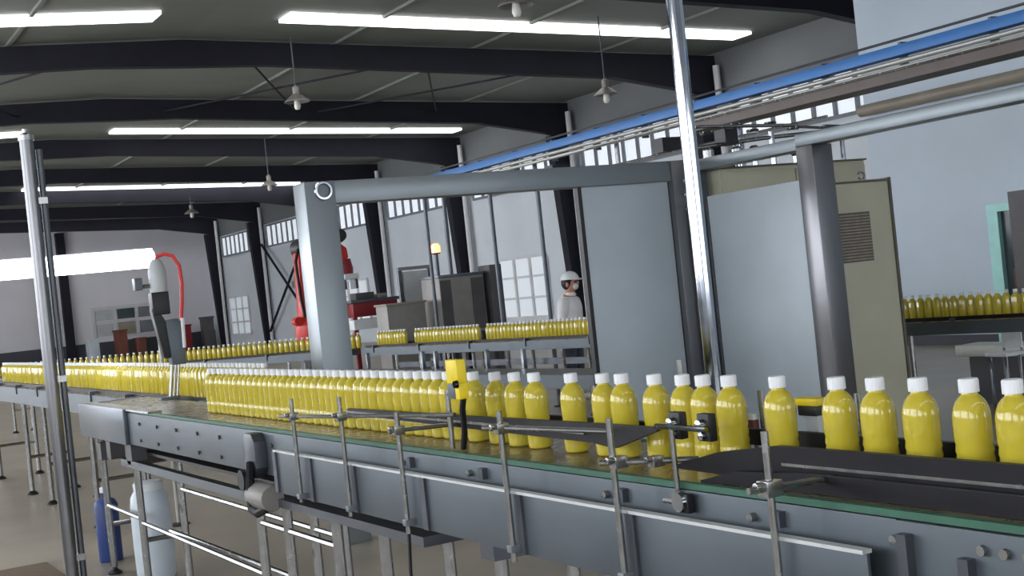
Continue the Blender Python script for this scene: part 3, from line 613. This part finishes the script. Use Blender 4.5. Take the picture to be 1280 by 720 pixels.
# ------------------------------------------------------------------ robot and far machines
rb = thing('robot_arm', 'red industrial robot arm behind the square stainless post', 'robot', (7.85, 20.9, 0))
MB().lathe([(0.42, 0), (0.42, 0.06), (0.30, 0.1), (0.28, 0.7), (0.34, 0.78), (0.34, 0.85)], (7.85, 20.85, 0), 20).obj('pedestal', 'box_dark', rb)
MB().lathe([(0.30, 0.0), (0.32, 0.05), (0.30, 0.32), (0.20, 0.42)], (7.85, 20.85, 0.85), 20).obj('turret', 'red', rb)
MB().prism([(7.62, 1.1), (7.95, 1.1), (7.93, 1.7), (7.9, 2.35), (7.84, 2.48), (7.72, 2.48), (7.66, 2.35)], 'y', 20.72, 20.98).obj('lower_arm', 'red', rb, 0.04)
MB().lathe([(0.0, -0.2), (0.13, -0.2), (0.16, -0.16), (0.16, 0.16), (0.13, 0.2), (0.0, 0.2)], (7.80, 20.85, 2.42), 18, 'y').obj('elbow', 'black', rb)
MB().prism([(7.75, 2.34), (8.2, 2.22), (8.44, 2.12), (8.52, 2.2), (8.50, 2.36), (8.35, 2.48), (7.8, 2.56)], 'y', 20.68, 20.9).obj('upper_arm', 'red', rb, 0.04)
MB().lathe([(0.0, -0.1), (0.10, -0.1), (0.12, 0.0), (0.10, 0.1), (0.0, 0.1)], (8.34, 20.6, 2.56), 14, 'y').obj('motor', 'black', rb)
MB().lathe([(0.12, 0.0), (0.13, 0.1), (0.10, 0.26)], (8.47, 20.78, 1.92), 14).obj('wrist', 'red_dark', rb)
B(8.38, 8.62, 20.6, 20.95, 1.84, 1.93).obj('gripper_plate', 'white_plastic', rb, 0.01)
for x_ in (8.40, 8.60): B(x_ - 0.02, x_ + 0.02, 20.66, 20.9, 1.68, 1.85).obj('gripper_finger', 'steel_dark', rb)
MB().lathe([(0.0, -0.08), (0.07, -0.08), (0.07, 0.08), (0.0, 0.08)], (7.56, 20.8, 1.25), 12, 'y').obj('motor', 'red', rb)
T([(7.66, 20.68, 2.4), (7.58, 20.64, 2.2), (7.62, 20.68, 1.6), (7.66, 20.68, 1.3)], 0.025, 8).obj('cable', 'rail_black', rb)
tb = thing('red_table', 'red framed table with white side below the robot gripper', 'table', (8.6, 20.3, 0))
B(8.15, 9.15, 19.9, 20.45, 1.44, 1.49).obj('top', 'steel_dark', tb, 0.008)
B(8.18, 8.95, 19.92, 20.43, 1.22, 1.44).obj('apron', 'red_dark', tb, 0.008)
B(8.18, 8.85, 19.94, 20.41, 1.02, 1.18).obj('side_box', 'white_plastic', tb, 0.008)
for x_ in (8.22, 8.9):
    for y_ in (19.98, 20.37): B(x_ - 0.03, x_ + 0.03, y_ - 0.03, y_ + 0.03, 0, 1.22).obj('leg', 'red_dark', tb)
B(8.3, 8.62, 20.05, 20.3, 1.49, 1.60).obj('clamp_block', 'box_dark', tb, 0.01); B(8.68, 8.85, 20.05, 20.3, 1.49, 1.56).obj('clamp_block', 'grey_box', tb, 0.01)
MB().lathe([(0.0, -0.05), (0.06, -0.05), (0.06, 0.06), (0.0, 0.06)], (9.05, 20.0, 1.28), 12, 'x').obj('motor', 'red', tb)
fc = thing('grey_machine_box', 'brownish grey machine housing behind the back bottle row', 'machine', (8.9, 17.5, 0))
B(8.54, 9.26, 17.5, 18.1, 0.86, 1.68).obj('housing', 'grey_box', fc, 0.01); B(8.52, 9.28, 17.48, 18.12, 1.68, 1.72).obj('top', 'steel', fc, 0.006)
B(8.545, 8.72, 17.49, 17.5, 0.9, 1.64).obj('side_door', 'box_dark', fc); B(9.05, 9.24, 17.49, 17.5, 0.9, 1.64).obj('side_door', 'box_dark', fc)
for x_ in (8.6, 8.72, 9.2): B(x_ - 0.03, x_ + 0.03, 17.52, 17.6, 0, 0.86).obj('leg', 'black', fc)
B(9.12, 9.2, 17.95, 18.05, 0, 0.86).obj('leg', 'black', fc)
o = B(9.32, 9.52, 17.4, 17.75, 0, 1.80).obj('dark_pillar', 'box_dark', None, 0.01); tag(o, 'dark square pillar beside the brownish grey housing', 'pillar')
ff = thing('open_frame', 'open grey door frame left of the brownish grey housing', 'frame', (8.25, 18.6, 0))
B(8.42, 8.48, 18.6, 18.66, 0, 1.86).obj('post', 'steel_dark', ff); B(8.92, 8.98, 18.6, 18.66, 0, 1.86).obj('post', 'steel_dark', ff)
B(8.42, 8.98, 18.6, 18.66, 1.86, 1.91).obj('beam', 'grey_box', ff); B(8.5, 8.9, 18.61, 18.65, 0.5, 1.84).obj('panel', 'grey_light', ff)
lb = thing('low_grey_box', 'low brownish box left of the open door frame', 'box', (8.0, 17.8, 0))
B(7.78, 8.38, 17.7, 18.1, 0.05, 1.36).obj('body', 'grey_box', lb, 0.008); B(7.76, 8.4, 17.68, 18.12, 1.36, 1.39).obj('lid', 'tan', lb, 0.004)
for x_ in (7.85, 8.3): B(x_ - 0.03, x_ + 0.03, 17.75, 18.05, 0, 0.05).obj('foot', 'black', lb)
bc = thing('signal_beacon', 'glowing orange signal beacon on a thin dark mast', 'beacon', (9.4, 19.3, 0))
T([(9.42, 19.3, 0.02), (9.42, 19.3, 2.08)], 0.03, 8).obj('mast', 'steel_dark', bc); MB().lathe([(0.12, 0), (0.12, 0.02), (0.03, 0.03)], (9.42, 19.3, 0), 12).obj('foot', 'black', bc)
MB().lathe([(0.07, 0), (0.075, 0.02), (0.075, 0.10), (0.05, 0.14), (0.0, 0.15)], (9.42, 19.3, 2.10), 14).obj('light', 'beacon_glow', bc); MB().lathe([(0.06, 0), (0.08, 0.02)], (9.42, 19.3, 2.08), 12).obj('socket', 'black', bc)
o = T([(9.75, 19.5, 0), (9.75, 19.5, 3.0)], 0.035, 8).obj('thin_mast', 'steel_dark'); tag(o, 'thin dark mast beside the glowing beacon', 'pole')
# clutter at the foot of the far wall
for k, (x_, w_, h_, m_, nm, lab, cat) in enumerate(((12.3, 0.7, 1.15, 'drum_plastic', 'white_crate', 'pale stacked crate at the far end wall', 'crate'), (13.5, 0.7, 1.5, 'brown_box', 'brown_crate', 'tall reddish brown crate at far end wall, left one', 'crate'), (14.3, 0.6, 1.0, 'brown_box', 'brown_crate', 'short reddish brown crate at far end wall, middle one', 'crate'), (16.2, 0.9, 1.4, 'red_dark', 'red_crate', 'dark red crate at far end wall near the corner', 'crate'), (17.3, 0.7, 1.7, 'box_dark', 'dark_crate', 'dark grey crate in the far right corner', 'crate'))):
    t = thing(nm, lab, cat, (x_, 59.0, 0))
    w_ *= 0.65; h_ *= 0.85
    B(x_ - w_ / 2, x_ + w_ / 2, 58.8, 59.4, 0, h_ * 0.93).obj('body', m_, t, 0.02); B(x_ - w_ / 2 - 0.03, x_ + w_ / 2 + 0.03, 58.77, 59.43, h_ * 0.93, h_).obj('lid', m_, t, 0.01)
# stool and plinth at the right
st = thing('white_stool', 'small white stool in front of the partition at right', 'stool', (8.77, 7.73, 0))
B(8.66, 8.88, 7.62, 7.84, 0.50, 0.53).obj('seat', 'white_plastic', st, 0.01)
for x_ in (8.69, 8.85):
    for y_ in (7.65, 7.81): T([(x_, y_, 0), (x_, y_, 0.50)], 0.014, 8).obj('leg', 'chrome', st)
B(8.86, 8.88, 7.63, 7.83, 0.55, 0.68).obj('backrest', 'white_plastic', st, 0.008)
for y_ in (7.64, 7.82): T([(8.87, y_, 0.52), (8.87, y_, 0.66)], 0.010, 8).obj('back_post', 'chrome', st)
ld = thing('low_duct', 'long low grey duct on black blocks behind the white stool', 'duct', (9.45, 7.2, 0))
B(9.3, 9.6, 5.2, 8.75, 0.43, 0.53).obj('duct', 'grey_rail', ld, 0.01)
B(9.36, 9.54, 5.3, 8.65, 0, 0.43).obj('plinth', 'black', ld)

# ------------------------------------------------------------------ pendant lamps
def pendant(x, y, z, label):
    t = thing('pendant_lamp', label, 'lamp', (x, y, z), 'pendant lamps under the roof')
    T([(x, y, z + 0.26), (x, y, zroof(x) - 0.05)], 0.013, 6).obj('rod', 'steel_dark', t)
    MB().lathe([(0.02, 0.30), (0.06, 0.26), (0.06, 0.14), (0.08, 0.12)], (x, y, z), 12).obj('socket', 'grey_box', t)
    MB().lathe([(0.08, 0.13), (0.12, 0.10), (0.22, 0.02), (0.225, 0.0), (0.215, 0.0), (0.115, 0.085), (0.05, 0.10)], (x, y, z), 18).obj('shade', 'grey_box', t)
    MB().lathe([(0.03, 0.10), (0.05, 0.0), (0.06, -0.08), (0.04, -0.13), (0.0, -0.14)], (x, y, z), 12).obj('bulb', 'bulb', t)
for a in ((8.35, 14.2, 4.83, 'pendant lamp at the top picture edge, nearest of all'), (13.4, 20.0, 4.62, 'pendant lamp hanging above the blue overhead conveyor'), (8.6, 22.5, 5.05, 'pendant lamp in front of the second dark beam, left of centre'),
          (12.3, 42.4, 4.75, 'farthest pendant lamp, hanging left above the red hose'), (12.2, 34.6, 4.75, 'pendant lamp hanging above the square stainless post')): pendant(*a)

# ------------------------------------------------------------------ worker
def skin_mesh(name, verts, edges, radii, m, sub=2, root=0):
    me = bpy.data.meshes.new(name); me.from_pydata(verts, edges, []); o = bpy.data.objects.new(name + '_tmp', me); COL.objects.link(o)
    sk = o.modifiers.new('s', 'SKIN'); sk.use_smooth_shade = True
    for i, r_ in enumerate(radii): me.skin_vertices[0].data[i].radius = r_ if isinstance(r_, tuple) else (r_, r_)
    for i in range(len(verts)): me.skin_vertices[0].data[i].use_root = (i == root)
    ss = o.modifiers.new('u', 'SUBSURF'); ss.levels = sub; ss.render_levels = sub
    dg = bpy.context.evaluated_depsgraph_get(); ev = o.evaluated_get(dg); nm = bpy.data.meshes.new_from_object(ev)
    bpy.data.objects.remove(o); nm.name = name; nm.materials.clear(); nm.materials.append(MATS[m])
    nm.polygons.foreach_set('use_smooth', [True] * len(nm.polygons)); return nm
# local frame: faces +x, left side +y, standing on z = 0
V = [(0, 0, 0.84), (0.01, 0, 1.0), (0.02, 0, 1.16), (0.02, 0, 1.26), (0.035, 0, 1.31), (0.06, 0, 1.36), (0.07, 0, 1.42), (0.062, 0, 1.50)]
R = [(0.12, 0.15), (0.11, 0.14), (0.115, 0.16), (0.09, 0.12), 0.05, 0.065, 0.088, 0.06]
Ed = [(i, i + 1) for i in range(7)]
def chain(start, pts):
    p = start
    for q, r_ in pts:
        V.append(q); R.append(r_); Ed.append((p, len(V) - 1)); p = len(V) - 1
    return p
for s in (1, -1):
    e = chain(2, [((0.015, s * 0.16, 1.20), 0.042), ((0.0, s * 0.205, 0.98), 0.036), ((0.17, s * 0.19, 0.88), 0.03), ((0.25, s * 0.17, 0.90), (0.03, 0.018))])
    for q, (dy, ln) in enumerate(((-0.022, 0.07), (-0.008, 0.08), (0.008, 0.076), (0.022, 0.06))):
        chain(e, [((0.29, s * 0.17 + dy, 0.90), 0.008), ((0.27 + ln, s * 0.17 + dy * 1.1, 0.885), 0.007)])
    chain(e, [((0.26, s * 0.135, 0.90), 0.010), ((0.29, s * 0.125, 0.89), 0.008)])
    chain(0, [((0, s * 0.09, 0.78), 0.085), ((0.015, s * 0.095, 0.45), 0.055), ((-0.01, s * 0.095, 0.09), 0.038), ((0.10, s * 0.10, 0.035), (0.035, 0.03))])
wk = bpy.data.objects.new('person', None); COL.objects.link(wk); wk.location = (8.60, 14.13, 0.0); wk.rotation_euler = (0, 0, -YAW - 0.5)
tag(wk, 'person in white cap, face mask and white coat walking behind the bottles', 'person')
def wpart(name, me, par=None, label=None):
    o = bpy.data.objects.new(name, me); COL.objects.link(o); o.parent = par or wk
    if label: o['label'] = label
    return o
body = wpart('body', skin_mesh('body', V, Ed, R, 'skin'))
CV = [(0, 0, 0.66), (0, 0, 0.86), (0.01, 0, 1.02), (0.02, 0, 1.17), (0.02, 0, 1.25), (0.03, 0, 1.285)]; CR = [(0.19, 0.22), (0.17, 0.20), (0.16, 0.19), (0.16, 0.20), (0.12, 0.155), (0.065, 0.08)]
CE = [(i, i + 1) for i in range(5)]
coat = wpart('coat', skin_mesh('coat', CV, CE, CR, 'coat_white'), label='white work coat')
for s in (1, -1):
    wpart('sleeve', skin_mesh('sleeve', [(0.015, s * 0.10, 1.215), (0.015, s * 0.165, 1.19), (0.0, s * 0.208, 0.98), (0.15, s * 0.192, 0.89)], [(0, 1), (1, 2), (2, 3)], [0.09, 0.085, 0.066, 0.052], 'coat_white'), coat)
wpart('collar', MB().lathe([(0.072, 0.0), (0.078, 0.02), (0.062, 0.045), (0.056, 0.04)], (0.035, 0, 1.27), 16).mesh('collar', 'coat_white'), coat)
TV = [(0, 0, 0.86), (0, 0.09, 0.76), (0.015, 0.095, 0.45), (-0.01, 0.095, 0.12), (0, -0.09, 0.76), (0.015, -0.095, 0.45), (-0.01, -0.095, 0.12)]
wpart('trousers', skin_mesh('trousers', TV, [(0, 1), (1, 2), (2, 3), (0, 4), (4, 5), (5, 6)], [0.13, 0.10, 0.075, 0.065, 0.10, 0.075, 0.065], 'trousers'))
for s in (1, -1):
    wpart('shoe', skin_mesh('shoe', [(-0.05, s * 0.1, 0.045), (0.05, s * 0.1, 0.045), (0.15, s * 0.1, 0.035)], [(0, 1), (1, 2)], [0.044, 0.046, 0.034], 'cap_white'))
def ellip(c, r, n=14, m=10, z0=-1.0, z1=1.0):
    prof = []
    for i in range(m + 1):
        h = math.sin(-PI / 2 + PI * i / m)
        if z0 <= h <= z1: prof.append((max(1e-4, math.cos(-PI / 2 + PI * i / m)), h))
    mb = MB().lathe(prof, n=n); mb.v = [(c[0] + x * r[0], c[1] + y * r[1], c[2] + z * r[2]) for x, y, z in mb.v]; return mb
wpart('hair', ellip((0.035, 0, 1.435), (0.095, 0.09, 0.10)).mesh('hair', 'hair'))
cap = wpart('cap', ellip((0.055, 0, 1.47), (0.118, 0.105, 0.105), z0=-0.05).mesh('cap', 'cap_white'), label='white work cap')
wpart('visor', ellip((0.145, 0, 1.468), (0.085, 0.075, 0.012)).mesh('visor', 'coat_white'), cap)
wpart('mask', ellip((0.122, 0, 1.385), (0.034, 0.056, 0.042)).mesh('mask', 'cap_white'), label='white face mask')
wpart('nose', ellip((0.160, 0, 1.425), (0.016, 0.012, 0.022)).mesh('nose', 'skin'))
for s in (1, -1):
    wpart('ear', ellip((0.055, s * 0.088, 1.41), (0.02, 0.012, 0.03)).mesh('ear', 'skin'))
    wpart('eye', ellip((0.142, s * 0.033, 1.44), (0.012, 0.014, 0.008)).mesh('eye', 'hair'))
